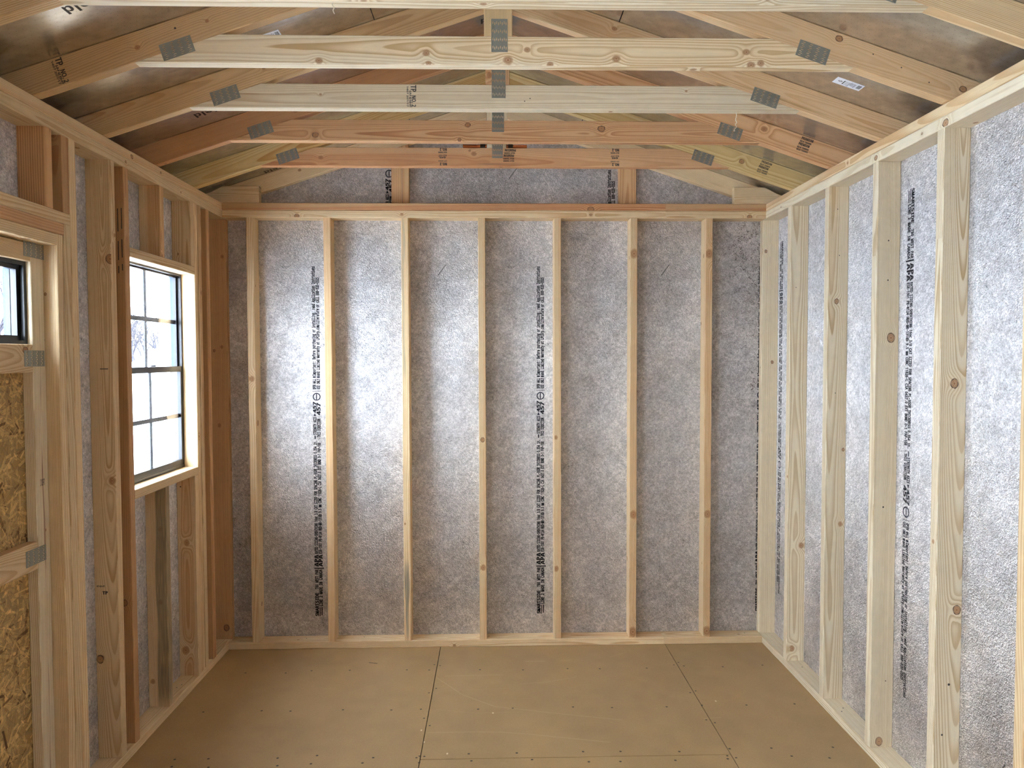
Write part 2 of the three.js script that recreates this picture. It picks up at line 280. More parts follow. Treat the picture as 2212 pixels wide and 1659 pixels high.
// ------------------------------------------------------------------ floor
const floor = group('floor', 'tan painted floor of large panels with screw holes and scratches', 'floor', { kind: 'structure' });
{
  const uvf = (g) => remapUV(g, (x, y, z) => [(x + 1.6) / 3.2, 1 - (z + 0.1) / 2.4]);
  const X0 = -XS, X1 = XS, g = 0.0018;
  for (const [x0, x1, z0, z1] of [[X0, -0.31, ZB, 2.15], [-0.31, 0.907, ZB, 1.105], [-0.31, 0.907, 1.105, 3.54], [0.907, X1, ZB, 2.15], [X0, -0.31, 2.15, ZF + D], [0.907, X1, 2.15, ZF + D], [-0.31, 0.907, 3.54, ZF + D]])
    mesh('floor_panel', uvf(boxGeo(x0 + g, x1 - g, -0.018, 0, z0 + g, z1 - g)), floorMat, floor);
  mesh('subfloor', boxGeo(X0, X1, -0.16, -0.0185, ZB, ZF + D), darkWood, floor);
}

// ------------------------------------------------------------------ ceiling: roof deck of foil-faced panels under a roof covering
const ceiling = group('ceiling', 'sloping roof deck of silver foil-faced panels with black print', 'ceiling', { kind: 'structure' });
{
  const c = Math.hypot(3, 1) / 3, th = 0.011;
  for (const s of [-1, 1]) for (const [xa, xb] of [[0, 0.4485], [0.4515, 1.66]]) for (const [z0, z1] of [[ZB - SH - 0.12, 2.299], [2.301, ZF + D + 0.12]]) {
    const sh = new THREE.Shape(); sh.moveTo(s * xa, roofY(xa)); sh.lineTo(s * xb, roofY(xb)); sh.lineTo(s * xb, roofY(xb) + th); sh.lineTo(s * xa, roofY(xa) + th); sh.closePath();
    const g = new THREE.ExtrudeGeometry(sh, { depth: z1 - z0, bevelEnabled: false, steps: 1 }); g.translate(0, 0, z0);
    remapUV(g, (x, y, z) => [(Math.abs(x) - 0.45) * c / 1.22, s < 0 ? (-z + 0.89) / 0.9 + 0.5 : (z - 0.62) / 0.9 + 0.5]);
    mesh('roof_panel', g, roofFoil, ceiling);
  }
  for (const s of [-1, 1]) {
    mesh('fascia', boxGeo(...(s < 0 ? [-1.66, -1.641] : [1.641, 1.66]), 2.33, roofY(1.66) - 0.001, ZB - 0.13, ZF + D + 0.13), eaveWood, ceiling);
    for (const za of [ZB - SH, ZF + D]) {
      const e = new THREE.Shape(), xa = XS + SH + 0.0005, xb = 1.6405; e.moveTo(s * xa, YP - 0.0005); e.lineTo(s * xb, YP - 0.0005); e.lineTo(s * xb, roofY(xb) - 0.0003); e.lineTo(s * xa, roofY(xa) - 0.0003); e.closePath();
      const g = new THREE.ExtrudeGeometry(e, { depth: SH, bevelEnabled: false }); g.translate(0, 0, za); mesh('eave_end', g, eaveWood, ceiling);
    }
    mesh('soffit', boxGeo(...(s < 0 ? [-1.64, -XS - SH] : [XS + SH, 1.64]), YP - 0.012, YP - 0.001, ZB - 0.1, ZF + D + 0.1), eaveWood, ceiling);
    const sh = new THREE.Shape(); sh.moveTo(0, RIDGE + 0.012); sh.lineTo(s * 1.68, roofY(1.68) + 0.012); sh.lineTo(s * 1.68, roofY(1.68) + 0.03); sh.lineTo(0, RIDGE + 0.03); sh.closePath();
    const g = new THREE.ExtrudeGeometry(sh, { depth: ZF + 2 * D + 0.36, bevelEnabled: false }); g.translate(0, 0, ZB - 0.14); mesh('roof_covering', g, roofCover, ceiling);
  }
}

// ------------------------------------------------------------------ walls
const vert = (x, z) => [[x, 0, z], PY, NX, PZ];          // wide face towards the camera (side walls)
const vertBack = (x, z) => [[x, 0, z], PY, NZ, NX];      // narrow face towards the camera (end walls)
const alongX = (y, z) => [[0, y, z], PX, NZ, PY];        // plate lying flat, its edge towards the camera: B = -z
const alongZ = (x, y, s) => [[x, y, 0], PZ, [s, 0, 0], PY];
const spare = {};                                        // strips shared by boards that the photo shows nothing of
const common = (w) => (spare[w] ??= strip({ wood: w }));

const wallBack = group('wall_back', 'back wall of pine studs over silver foil-faced sheathing', 'wall', { kind: 'structure' });
{
  const st = [
    [-1.297, { wood: 'pine', rh: 0.05, edgeKnots: [[1.45, 0.02, 0.012, 0]] }], [-0.893, { wood: 'pine', pb: 0.01, pc: -0.05, rh: 0.055 }],
    [-0.4855, { wood: 'pine', stain: [[0.02, 0.5, -0.03, -0.004, [116, 114, 104], 0.8], [1.4, 2.35, -0.02, -0.002, [160, 156, 132], 0.5]] }],
    [-0.0795, { wood: 'pine', rh: 0.05, pb: -0.03, edgeKnots: [[0.43, 0.02, 0.013, 0], [1.12, 0.02, 0.01, 1]] }],
    [0.323, { wood: 'pine', pb: -0.025, rh: 0.045, edgeKnots: [[0.42, 0.012, 0.012, 0], [1.13, 0.01, 0.009, 0]] }],
    [0.7305, { wood: 'pine', pb: -0.02, rh: 0.06, edgeKnots: [[2.11, 0.02, 0.019, 0], [0.71, 0.02, 0.017, 0], [0.07, 0.02, 0.02, 0]] }],
    [1.134, { wood: 'pine', pb: -0.02, rh: 0.06, edgeKnots: [[2.11, 0.02, 0.019, 0], [0.71, 0.02, 0.017, 0], [0.07, 0.02, 0.02, 0]] }],
  ];
  for (const [x, w] of st) board('stud', wallBack, w, vertBack(x, -D / 2), T + 0.0005, YT - 0.0005);
  board('bottom_plate', wallBack, { wood: 'pine', knots: [[0.42, 0.03, 0.006, 0]], holes: [[0.46, 0.05, 0.003], [0.77, 0.06, 0.003], [1.45, 0.05, 0.003]] }, alongX(T / 2, -D / 2), -XR + 0.001, XR - 0.001, { uoff: 1.5 });
  board('top_plate', wallBack, { wood: 'pine', edgeKnots: [[0.45, 0.03, 0.01, 1], [1.0, 0.02, 0.007, 0], [2.0, 0.02, 0.006, 1]] }, alongX(YT + T / 2, -D / 2), -XR + 0.002, XR - 0.002, { uoff: 1.5 });
  board('top_plate', wallBack, { wood: 'orange', early: [222, 184, 134], rh: 0.06, pb: -0.03, edgeKnots: [[2.0, 0.03, 0.013, 1]] }, alongX(YT + T * 1.5 + 0.0008, -D / 2), -XR + 0.001, XR - 0.001, { uoff: 1.5 });
  // sheathing: 4-foot panels, their joints behind studs; gable panels above
  const uvp = (xr, y0, mat) => (g) => remapUV(g, (x, y) => [1 - (xr - x) / 1.22, (y - y0) / 2.44]);
  for (const [x0, x1, xr, mat] of [[-XS - SH, -0.8925, -0.8915, foilStamped], [-0.8905, 0.3235, 0.3245, foilStamped], [0.3255, XS + SH, 1.5405, foilMould]])
    mesh('sheathing_panel', uvp(xr, 0)(boxGeo(x0, x1, -0.16, 2.334, ZB - SH, ZB)), mat, wallBack);
  for (const [x0, x1, xr, y0] of [[-XS - SH, -0.5125, -0.4885, 1.2], [-0.5115, 0.7045, 0.711, 0.52], [0.7055, XS + SH, 1.93, 0.9]]) {
    const sh = new THREE.Shape(); sh.moveTo(x0, 2.336); sh.lineTo(x1, 2.336); sh.lineTo(x1, roofY(x1)); if (x0 < 0 && x1 > 0) sh.lineTo(0, RIDGE); sh.lineTo(x0, roofY(x0)); sh.closePath();
    const g = new THREE.ExtrudeGeometry(sh, { depth: SH, bevelEnabled: false }); g.translate(0, 0, ZB - SH);
    mesh('sheathing_panel', remapUV(g, (x, y) => [1 - (xr - x) / 1.22, (y - y0) / 2.44]), foilStamped, wallBack);
  }
  // clipped blocks standing on the plate in the corners
  for (const s of [-1, 1]) {
    const q = strip({ wood: s < 0 ? 'honey' : 'pine', knots: [[0.1, 0.05, 0.008, 0]] });
    const xi = s < 0 ? 1.246 : 1.268;
    const g = boardGeo(q, [[0, YP + 0.001 + D / 2, -0.0045 - T / 2], [s, 0, 0], PY, PZ], xi, (b) => (b < 0.001 ? 1.5155 : 1.43 + (D / 2 - b) * 1.05));
    mesh('corner_block', g, q.mat, wallBack);
  }
}

const wallRight = group('wall_right', 'right wall of pale studs over bright silver foil-faced sheathing', 'wall', { kind: 'structure' });
{
  const st = [
    { wood: 'pale', pb: -0.06, knots: [[2.13, 0.07, 0.007, 1], [1.53, 0.03, 0.007, 1]] },
    { wood: 'pale', knots: [[0.62, 0.02, 0.012, 0], [0.1, 0.06, 0.012, 0]], holes: [[1.9, 0.06, 0.002]] },
    { wood: 'pale', knots: [[1.8, 0.05, 0.009, 1], [0.82, 0.02, 0.009, 0], [1.15, 0.012, 0.006, 1]], holes: [[2.2, 0.05, 0.002], [2.0, 0.04, 0.002], [1.4, 0.05, 0.002]] },
    { wood: 'pale', knots: [[1.63, 0.03, 0.014, 1], [0.06, 0.052, 0.013, 1]], holes: [[2.0, 0.045, 0.0025], [1.85, 0.045, 0.0025], [0.98, 0.05, 0.003], [0.3, 0.03, 0.002]] },
    { wood: 'pale', pb: 0.02, pc: -0.05, tilt: 0.035, knots: [[1.47, 0.04, 0.012, 1], [0.72, 0.018, 0.012, 1]], holes: [[0.47, 0.04, 0.004], [0.3, 0.06, 0.003]], edgeKnots: [[1.4, 0.02, 0.006, 0]] },
    { wood: 'pine', rh: 0.06 },
  ];
  const zs = [ZB + T / 2, 0.307, 0.7134, 1.1198, 1.526, 1.9326, 2.339, 2.7454, 3.1518, 3.558, 3.9646, 4.37];
  zs.forEach((z, i) => board('stud', wallRight, i < 6 ? st[i] : common('pale'), vert(XR + D / 2, z), T + 0.0005, YT - 0.0005));
  const zc = [[0, XR + D / 2]];
  board('bottom_plate', wallRight, { wood: 'pale', holes: [[0.5, 0.05, 0.003], [0.92, 0.05, 0.003], [0.95, 0.03, 0.003]] }, alongZ(XR + D / 2, T / 2, 1), ZB, ZF + D, { uoff: 0.1 });
  board('top_plate', wallRight, { wood: 'pale', contrast: 0.5, edgeKnots: [[0.3, 0.02, 0.004, 1], [1.22, 0.02, 0.009, 1], [1.65, 0.025, 0.012, 1], [1.52, 0.02, 0.004, 1]] }, alongZ(XR + D / 2, YT + T / 2, 1), ZB, ZF + D, { uoff: 0.1 });
  board('top_plate', wallRight, { wood: 'pine', pb: -0.09, pc: -0.01, contrast: 0.9 }, alongZ(XR + D / 2, YT + T * 1.5 + 0.0008, 1), ZB, ZF + D, { uoff: 0.1 });
  for (const [z0, z1] of [[ZB - SH, 1.1195], [1.1205, 2.339], [2.34, 3.558], [3.559, ZF + D + SH]])
    mesh('sheathing_panel', remapUV(boxGeo(XS, XS + SH, -0.16, YP, z0, z1), (x, y, z) => [(z0 - z) / 1.22 + 1, 1 - (y + 0.115) / 2.44]), foilStamped, wallRight);
}

const wallLeft = group('wall_left', 'left wall of amber studs framing a window and a door', 'wall', { kind: 'structure' });
const W2Z0 = 2.9, W2Z1 = 3.52, D2Z0 = 3.5985, D2Z1 = 3.93, D2Y = 2.04;   // a second window and an open doorway nearer the camera
{
  const stud = (z, w, y0 = T + 0.0005, y1 = YT - 0.0005) => board('stud', wallLeft, w, vert(-XR - D / 2, z + T / 2), y0, y1, { uoff: 0 });
  const dashes = []; for (const [a, l] of [[2.06, 0.08], [1.99, 0.03], [1.95, 0.045], [1.9, 0.025]]) dashes.push([a, 0.013, l, 0.0035], [a - 0.01, 0.027, l * 1.1, 0.0035]);
  stud(ZB, { wood: 'red', knots: [[0.1, 0.03, 0.014, 1], [2.1, 0.02, 0.008, 0], [1.6, 0.07, 0.006, 1], [1.62, 0.03, 0.008, 0], [1.2, 0.05, 0.009, 0]] });
  stud(0.1755, { wood: 'red', knots: [[0.12, 0.05, 0.013, 1]] });
  stud(0.276, { wood: 'honey' }); stud(0.324, { wood: 'honey', knots: [[1.2, 0.04, 0.006, 0]] });
  board('cripple_stud', wallLeft, { wood: 'honey', pb: 0.02, tilt: 0.04, knots: [] }, vert(-XR - D / 2, 0.698), 1.9965, YT - 0.0005);
  board('cripple_stud', wallLeft, { wood: 'honey', knots: [[2.05, 0.06, 0.004, 1]] }, vert(-XR - D / 2, 0.3825), 1.9965, YT - 0.0005);
  board('cripple_stud', wallLeft, { wood: 'honey', knots: [[0.82, 0.025, 0.009, 0], [0.5, 0.03, 0.009, 0], [0.15, 0.07, 0.009, 0]], stain: [[0, 1.1, -0.04, 0.05, [104, 92, 70], 0.75]] }, vert(-XR - D / 2, 0.698), T + 0.0005, 1.0015, { label: 'grey-stained cripple stud under the window sill' });
  board('cripple_stud', wallLeft, { wood: 'honey', knots: [[0.68, 0.045, 0.012, 0], [0.16, 0.06, 0.016, 0]], holes: [[0.95, 0.07, 0.003]] }, vert(-XR - D / 2, 0.3825), T + 0.0005, 1.0015);
  board('window_header', wallLeft, { wood: 'pine' }, alongZ(-XR - D / 2, 1.977, -1), 0.3625, 0.9835, { uoff: 0.4 });
  board('window_sill', wallLeft, { wood: 'pine' }, alongZ(-XR - D / 2, 1.021, -1), 0.3625, 0.9835, { uoff: 0.4 });
  stud(0.984, { wood: 'red', early: [206, 160, 112], marks: dashes, knots: [[0.6, 0.03, 0.01, 1], [0.1, 0.07, 0.01, 0]] });
  stud(1.089, { wood: 'honey', pb: 0.02, pc: -0.035, tilt: 0.03, contrast: 0.95, knots: [[1.93, 0.004, 0.014, 1], [1.1, 0.015, 0.012, 0], [0.42, 0.074, 0.012, 1]], ink: [['HT KD-HT', 0.7, 0.066, 0.006, 90, 0.03, 1, 0.6], ['TP', 0.675, 0.05, 0.012, 90, 0.02, 1, 0.7]], marks: [[1.52, 0.05, 0.003, 0.03]] });
  stud(1.345, { wood: 'pine', contrast: 0.8, pb: -0.08 });
  stud(1.386, { wood: 'red', early: [210, 166, 118] }, 2.0445);
  board('trimmer_stud', wallLeft, { wood: 'pine', pb: -0.08, contrast: 0.9 }, vert(-XR - D / 2, 1.4045), T + 0.0005, 2.006);
  board('door_header', wallLeft, { wood: 'pine', pb: -0.07 }, alongZ(-XR - D / 2, 2.0255, -1), 1.385, 2.4725, { uoff: -0.8 });
  board('door_header', wallLeft, { wood: 'orange', pb: -0.06, contrast: 0.9, early: [214, 168, 124] }, alongZ(-XR - D / 2, 1.987, -1), 1.424, 2.433, { uoff: -0.8 });
  board('cripple_stud', wallLeft, { wood: 'red', pb: -0.08, contrast: 1, spacing: 0.0075 }, vert(-XR - D / 2, 1.497), 2.045, YT - 0.0005);
  board('cripple_stud', wallLeft, common('honey'), vert(-XR - D / 2, 1.93), 2.045, YT - 0.0005);
  for (const z of [2.4335, 2.4725, 2.8615, 3.521, 3.56, D2Z1, D2Z1 + T + 0.001]) stud(z, common('honey'));
  for (const y of [D2Y + T / 2, D2Y + T * 1.5 + 0.001]) board('door_header', wallLeft, common('pine'), alongZ(-XR - D / 2, y, -1), D2Z0, D2Z1);
  board('window_header', wallLeft, common('pine'), alongZ(-XR - D / 2, 1.977, -1), W2Z0, W2Z1); board('window_sill', wallLeft, common('pine'), alongZ(-XR - D / 2, 1.021, -1), W2Z0, W2Z1);
  board('bottom_plate', wallLeft, { wood: 'pine', holes: [[0.6, 0.04, 0.003], [0.63, 0.05, 0.003], [1.0, 0.05, 0.003]] }, alongZ(-XR - D / 2, T / 2, -1), ZB, 1.4235, { uoff: 0.1 });
  board('bottom_plate', wallLeft, common('pine'), alongZ(-XR - D / 2, T / 2, -1), 2.4335, D2Z0);
  board('top_plate', wallLeft, { wood: 'pine', contrast: 0.6, edgeKnots: [[0.6, 0.02, 0.004, 1], [1.1, 0.015, 0.005, 1]] }, alongZ(-XR - D / 2, YT + T / 2, -1), ZB, ZF + D, { uoff: 0.1 });
  board('top_plate', wallLeft, { wood: 'pine', contrast: 0.5, edgeKnots: [[1.05, 0.02, 0.008, 1], [0.8, 0.02, 0.005, 1]] }, alongZ(-XR - D / 2, YT + T * 1.5 + 0.0008, -1), ZB, ZF + D, { uoff: 0.1 });
  for (const [z0, z1, y0, y1] of [[ZB - SH, 0.352, -0.16, YP], [0.352, 0.994, -0.16, 1.03], [0.352, 0.994, 1.968, YP], [0.994, 1.43, -0.16, YP], [1.43, 2.43, 1.95, YP], [2.43, W2Z0 - 0.01, -0.16, YP], [W2Z0 - 0.01, W2Z1 + 0.01, -0.16, 1.03], [W2Z0 - 0.01, W2Z1 + 0.01, 1.968, YP], [W2Z1 + 0.01, D2Z0, -0.16, YP], [D2Z0, D2Z1, D2Y, YP], [D2Z1, ZF + D + SH, -0.16, YP]])
    mesh('sheathing_panel', remapUV(boxGeo(-XS - SH, -XS, y0, y1, z0, z1), (x, y, z) => [z / 1.22, y / 2.44]), foilPlain, wallLeft);
}

const wallFront = group('wall_front', 'front wall of studs and foil sheathing behind the camera', 'wall', { kind: 'structure' });
{
  mesh('sheathing_panel', remapUV(boxGeo(-XS - SH, XS + SH, -0.16, 2.44, ZF + D, ZF + D + SH), (x, y) => [x / 1.22, y / 2.44]), foilPlain, wallFront);
  const sh = new THREE.Shape(); sh.moveTo(-XS - SH, 2.44); sh.lineTo(XS + SH, 2.44); sh.lineTo(0, RIDGE); sh.closePath();
  const g = new THREE.ExtrudeGeometry(sh, { depth: SH, bevelEnabled: false }); g.translate(0, 0, ZF + D); mesh('sheathing_panel', remapUV(g, (x, y) => [x / 1.22, y / 2.44]), foilPlain, wallFront);
  for (let x = -1.22; x < 1.3; x += 0.4064) board('stud', wallFront, common('honey'), vertBack(x, ZF + D / 2), T, YT);
  for (const y of [YT + T / 2, YT + T * 1.5 + 0.0008]) board('top_plate', wallFront, common('pine'), alongX(y, ZF + D / 2), -XR, XR);
  board('bottom_plate', wallFront, common('pine'), alongX(T / 2, ZF + D / 2), -XR, XR);
}

// ------------------------------------------------------------------ connector plates: punched galvanised steel, 51 x 102 mm
const plateGeo = (() => {
  const L = 0.102, W = 0.051, s = new THREE.Shape(); s.moveTo(-L / 2, -W / 2); s.lineTo(L / 2, -W / 2); s.lineTo(L / 2, W / 2); s.lineTo(-L / 2, W / 2); s.closePath();
  for (let i = 0; i < 4; i++) for (let j = 0; j < 8; j++) {
    const x = (i - 1.5) * 0.0252 + (j & 1 ? 0.0016 : -0.0016), y = (j - 3.5) * 0.0059, a = 0.0045, b = 0.0013, h = new THREE.Path();
    h.moveTo(x - a, y - b); h.lineTo(x - a, y + b); h.lineTo(x + a, y + b); h.lineTo(x + a, y - b); h.closePath(); s.holes.push(h);
  }
  return new THREE.ExtrudeGeometry(s, { depth: 0.0011, bevelEnabled: false });
})();
function plate(parent, p, rz, ry = 0) { const m = mesh('connector_plate', plateGeo, steel, parent); m.position.set(...p); m.rotation.set(0, ry, rz, 'YXZ'); return m; }

// ------------------------------------------------------------------ window and door in the left wall
function ringGeo(x0, x1, y0, y1, z0, z1, tb, tt, tz) { return mergeGeometries([boxGeo(x0, x1, y0, y0 + tb, z0, z1), boxGeo(x0, x1, y1 - tt, y1, z0, z1), boxGeo(x0, x1, y0 + tb, y1 - tt, z0, z0 + tz), boxGeo(x0, x1, y0 + tb, y1 - tt, z1 - tz, z1)]); }
function makeWindow(name, label, z0, z1) {
  const w = group(name, label, 'window', { kind: 'structure' });
  const y0 = 1.041, y1 = 1.957, zm = (z0 + z1) / 2;
  mesh('window_frame', ringGeo(-1.5375, -1.504, y0, y1, z0 + 0.001, z1 - 0.001, 0.014, 0.008, 0.01), vinyl, w);
  const sash = (nm, xc, ya, yb, tb, tt) => {
    const s = mesh(nm, ringGeo(xc - 0.0065, xc + 0.0065, ya, yb, z0 + 0.0115, z1 - 0.0115, tb, tt, 0.014), vinyl, w);
    const ga = ya + tb, gb = yb - tt, gz0 = z0 + 0.0255, gz1 = z1 - 0.0255, ym = (ga + gb) / 2;
    mesh('pane', boxGeo(xc - 0.0015, xc - 0.001, ga - 0.004, gb + 0.004, gz0 - 0.004, gz1 + 0.004), glass, s);
    mesh('muntin', boxGeo(xc - 0.0075, xc - 0.0025, ga, gb, zm - 0.0105, zm + 0.0105), vinyl, s);
    for (const [a, b] of [[gz0, zm - 0.0108], [zm + 0.0108, gz1]]) mesh('muntin', boxGeo(xc - 0.0075, xc - 0.0025, ym - 0.0095, ym + 0.0095, a, b), vinyl, s);
    return s;
  };
  sash('upper_sash', -1.527, 1.497, 1.9485, 0.026, 0.008);
  const lo = sash('lower_sash', -1.512, 1.0555, 1.523, 0.024, 0.026);
  mesh('sash_lock', boxGeo(-1.505, -1.499, 1.5235, 1.531, zm - 0.02, zm + 0.02), vinyl, lo);
  mesh('outside_casing', ringGeo(-1.562, -1.5395, y0 - 0.07, y1 + 0.07, z0 - 0.064, z1 + 0.064, 0.075, 0.075, 0.072), trimPaint, w, 'grey casing outside the window');
}
makeWindow('window_1', 'black double-hung window with grid panes in the left wall', 0.362, 0.984);
makeWindow('window_2', 'black double-hung window nearer the camera in the left wall', W2Z0, W2Z1);
{
  const d = group('door_1', 'unpainted door of lumber and strand board with a black-framed light', 'door', { kind: 'structure' });
  board('side_jamb', d, { wood: 'pine', pb: -0.08, knots: [[1.77, 0.04, 0.004, 1], [1.62, 0.05, 0.004, 1]], edgeKnots: [] }, vert(-XR - D / 2, 1.447), 0.001, 1.9665);
  board('side_jamb', d, common('pine'), vert(-XR - D / 2, 2.414), 0.001, 1.9665);
  board('head_jamb', d, { wood: 'pine' }, alongZ(-XR - D / 2, 1.948, -1), 1.4665, 2.3945, { uoff: -0.9 });
  board('threshold', d, common('honey'), alongZ(-XR - D / 2, 0.008, -1), 1.4665, 2.3945, { t: 0.016 });
  const lx = -1.5, t = 0.034, stile = (z, w, o) => board('stile', d, w, [[lx, 0, z], PY, PZ, PX], 0.03, 1.925, { w: 0.066, t, ...o });
  stile(1.502, { wood: 'pale', knots: [[1.0, 0.03, 0.004, 0]], ink: [['LHD I', 1.16, 0.045, 0.02, -90, 0.03, 0, 0.7]], stain: [[0.1, 1.3, 0.036, 0.046, [120, 66, 44], 0.75], [1.35, 1.75, 0.036, 0.045, [120, 66, 44], 0.5]] });
  stile(2.36, common('pale'));
  const rail = (y0, y1, w) => board('rail', d, w, [[lx, (y0 + y1) / 2, 0], PZ, PY, PX], 1.5352, 2.3268, { w: y1 - y0, t, uoff: -1 });
  rail(1.867, 1.925, { wood: 'honey', knots: [] }); rail(1.516, 1.606, { wood: 'honey', pb: 0.04, pc: -0.03, tilt: 0.05, knots: [[0.57, 0.07, 0.01, 1]] }); rail(0.885, 0.974, { wood: 'honey', pb: 0.03, pc: -0.03, tilt: 0.06, contrast: 0.9, knots: [] }); rail(0.03, 0.118, common('honey'));
  mesh('strand_board', remapUV(boxGeo(-1.529, -1.5175, 0.03, 1.606, 1.47, 2.392), (x, y, z) => [z / 0.85, y / 0.85]), osb, d, 'rough strand board between the rails');
  mesh('strand_board', remapUV(boxGeo(-1.529, -1.5175, 1.867, 1.925, 1.47, 2.392), (x, y, z) => [z / 0.85, y / 0.85]), osb, d);
  mesh('outer_skin', mergeGeometries([boxGeo(-1.54, -1.5295, 0.02, 1.612, 1.46, 2.4), boxGeo(-1.54, -1.5295, 1.861, 1.95, 1.46, 2.4), boxGeo(-1.54, -1.5295, 1.612, 1.861, 1.46, 1.541), boxGeo(-1.54, -1.5295, 1.612, 1.861, 2.321, 2.4)]), siding, d);
  const fr = mesh('light_frame', ringGeo(-1.5385, -1.4975, 1.6065, 1.8665, 1.5355, 2.3265, 0.012, 0.012, 0.013), vinyl, d);
  mesh('light_sash', ringGeo(-1.526, -1.51, 1.619, 1.854, 1.549, 2.313, 0.014, 0.014, 0.016), vinyl, fr);
  mesh('pane', boxGeo(-1.519, -1.5185, 1.632, 1.841, 1.564, 2.298), glass, fr);
  mesh('outside_casing', ringGeo(-1.562, -1.5405, 1.56, 1.913, 1.5, 2.36, 0.06, 0.06, 0.05), trimPaint, d);
  plate(d, [-1.4829, 1.907, 1.517], 0, Math.PI / 2); plate(d, [-1.4829, 1.561, 1.527], 0, Math.PI / 2); plate(d, [-1.4829, 0.93, 1.545], 0, Math.PI / 2);
}

// ------------------------------------------------------------------ roof trusses
const TH = Math.atan(1 / 3), CO = Math.cos(TH), SI = Math.sin(TH), TN = 1 / 3;
function rafterFrames(zc) { return { L: [[0, 2.9, zc], [CO, SI, 0], [-SI, CO, 0], PZ], R: [[0, 2.9, zc], [CO, -SI, 0], [SI, CO, 0], PZ] }; }
const tailA = (b) => Math.min((2.9 + b * CO - (YP + 0.0018)) / SI, (1.638 - b * SI) / CO);
function addRafters(t, wl, wr, zc) {
  const f = rafterFrames(zc);
  board('rafter', t, wl, f.L, (b) => -tailA(b), (b) => b * TN - 0.0004, { uoff: 1.8 });
  board('rafter', t, wr, f.R, (b) => -b * TN + 0.0004, tailA, { uoff: 0.3 });
}
function truss(z, label, s) {
  const t = group('roof_truss', label, 'roof truss', { group: 'raised-tie roof trusses', at: [0, 0, z] }), zc = -T / 2;
  addRafters(t, s.left, s.right, zc);
  board('tie_beam', t, s.tie, [[0, 2.521, zc], PX, PY, PZ], (b) => -(1.1275 - (b + D / 2) * 3), (b) => 1.1275 - (b + D / 2) * 3, { uoff: 1.2 });
  board('king_post', t, s.king, [[0, 0, zc], PY, NX, PZ], 2.5658, (b) => 2.8525 - Math.abs(b) / 3, { uoff: -2 });
  plate(t, [0.004, 2.568, 0], Math.PI / 2); plate(t, [-0.996, 2.5215, 0], TH); plate(t, [0.997, 2.5235, 0], -TH); plate(t, [0, 2.865, 0], 0);
  return t;
}
const stampTP = (a) => [['TP', a + 0.009, 0.073, 0.019, 90, 0.024, 0, 0.8], ['NO. 2', a + 0.01, 0.028, 0.014, 90, 0.042, 0, 0.85], ['S-P-F 42 KD-HT', a - 0.003, 0.036, 0.008, 90, 0.06, 1, 0.7], ['1407 207/17', a - 0.012, 0.045, 0.007, 90, 0.075, 0, 0.65]];
const stampPremium = (a, al, rot = 0) => [['PREMIUM', a + 0.004, 0.078, 0.011, rot, 0.054, 1, al], ['KILN TIMBER', a, 0.064, 0.007, rot, 0.052, 1, al], ['PREMIUM', a - 0.003, 0.052, 0.011, rot, 0.05, 1, al], ['KILN TIMBER', a - 0.004, 0.038, 0.007, rot, 0.052, 1, al], ['KILN TIMBER', a - 0.004, 0.027, 0.007, rot, 0.052, 1, al * 0.9]];
const stampNo2 = (a) => [['NO. 2', a, 0.08, 0.012, 180, 0.034, 1, 0.85], ['KILN TIMBER', a - 0.004, 0.067, 0.006, 180, 0.042, 1, 0.8], ['KD-HT', a - 0.004, 0.052, 0.009, 180, 0.04, 0, 0.6], ['645', a - 0.004, 0.042, 0.008, 180, 0.03, 1, 0.7], ['SYP DENSE', a - 0.004, 0.026, 0.006, 180, 0.042, 0, 0.6], ['NO. 2', a, 0.012, 0.012, 180, 0.034, 1, 0.85]];
truss(1.975, 'pale roof truss nearest the camera, cut by the top edge', { left: { wood: 'honey' }, right: { wood: 'pine', knots: [[1.9, 0.05, 0.006, 1]] }, tie: { wood: 'pale', knots: [[0.85, 0.012, 0.01, 0], [1.9, 0.02, 0.008, 0]] }, king: { wood: 'pale', knots: [] } });
truss(1.57, 'pale roof truss with a row of round knots in its tie beam', {
  left: { wood: 'honey', early: [220, 184, 134], ink: stampTP(0.37), knots: [[0.62, 0.04, 0.007, 0], [0.85, 0.05, 0.005, 0]], holes: [[0.75, 0.06, 0.003], [0.95, 0.07, 0.003], [1.1, 0.05, 0.003]] },
  right: { wood: 'pine', contrast: 0.5, knots: [[1.43, 0.07, 0.009, 1], [1.86, 0.05, 0.009, 1], [0.5, 0.06, 0.008, 0], [0.6, 0.03, 0.01, 0]], holes: [[1.55, 0.06, 0.002], [1.65, 0.05, 0.002], [1.75, 0.035, 0.002]] },
  tie: { wood: 'pale', contrast: 0.85, spacing: 0.0065, pb: 0.055, pc: -0.03, tilt: 0.01, knots: [[0.64, 0.01, 0.009, 0], [0.974, 0.036, 0.009, 0], [0.981, 0.005, 0.007, 0], [1.23, 0.016, 0.012, 0], [1.29, 0.048, 0.008, 0], [1.362, 0.004, 0.008, 0], [1.571, 0.023, 0.01, 0], [1.984, 0.046, 0.009, 0], [1.999, 0.006, 0.01, 0], [2.03, 0.012, 0.009, 0]] },
  king: { wood: 'pale', early: [222, 190, 140], knots: [] } });
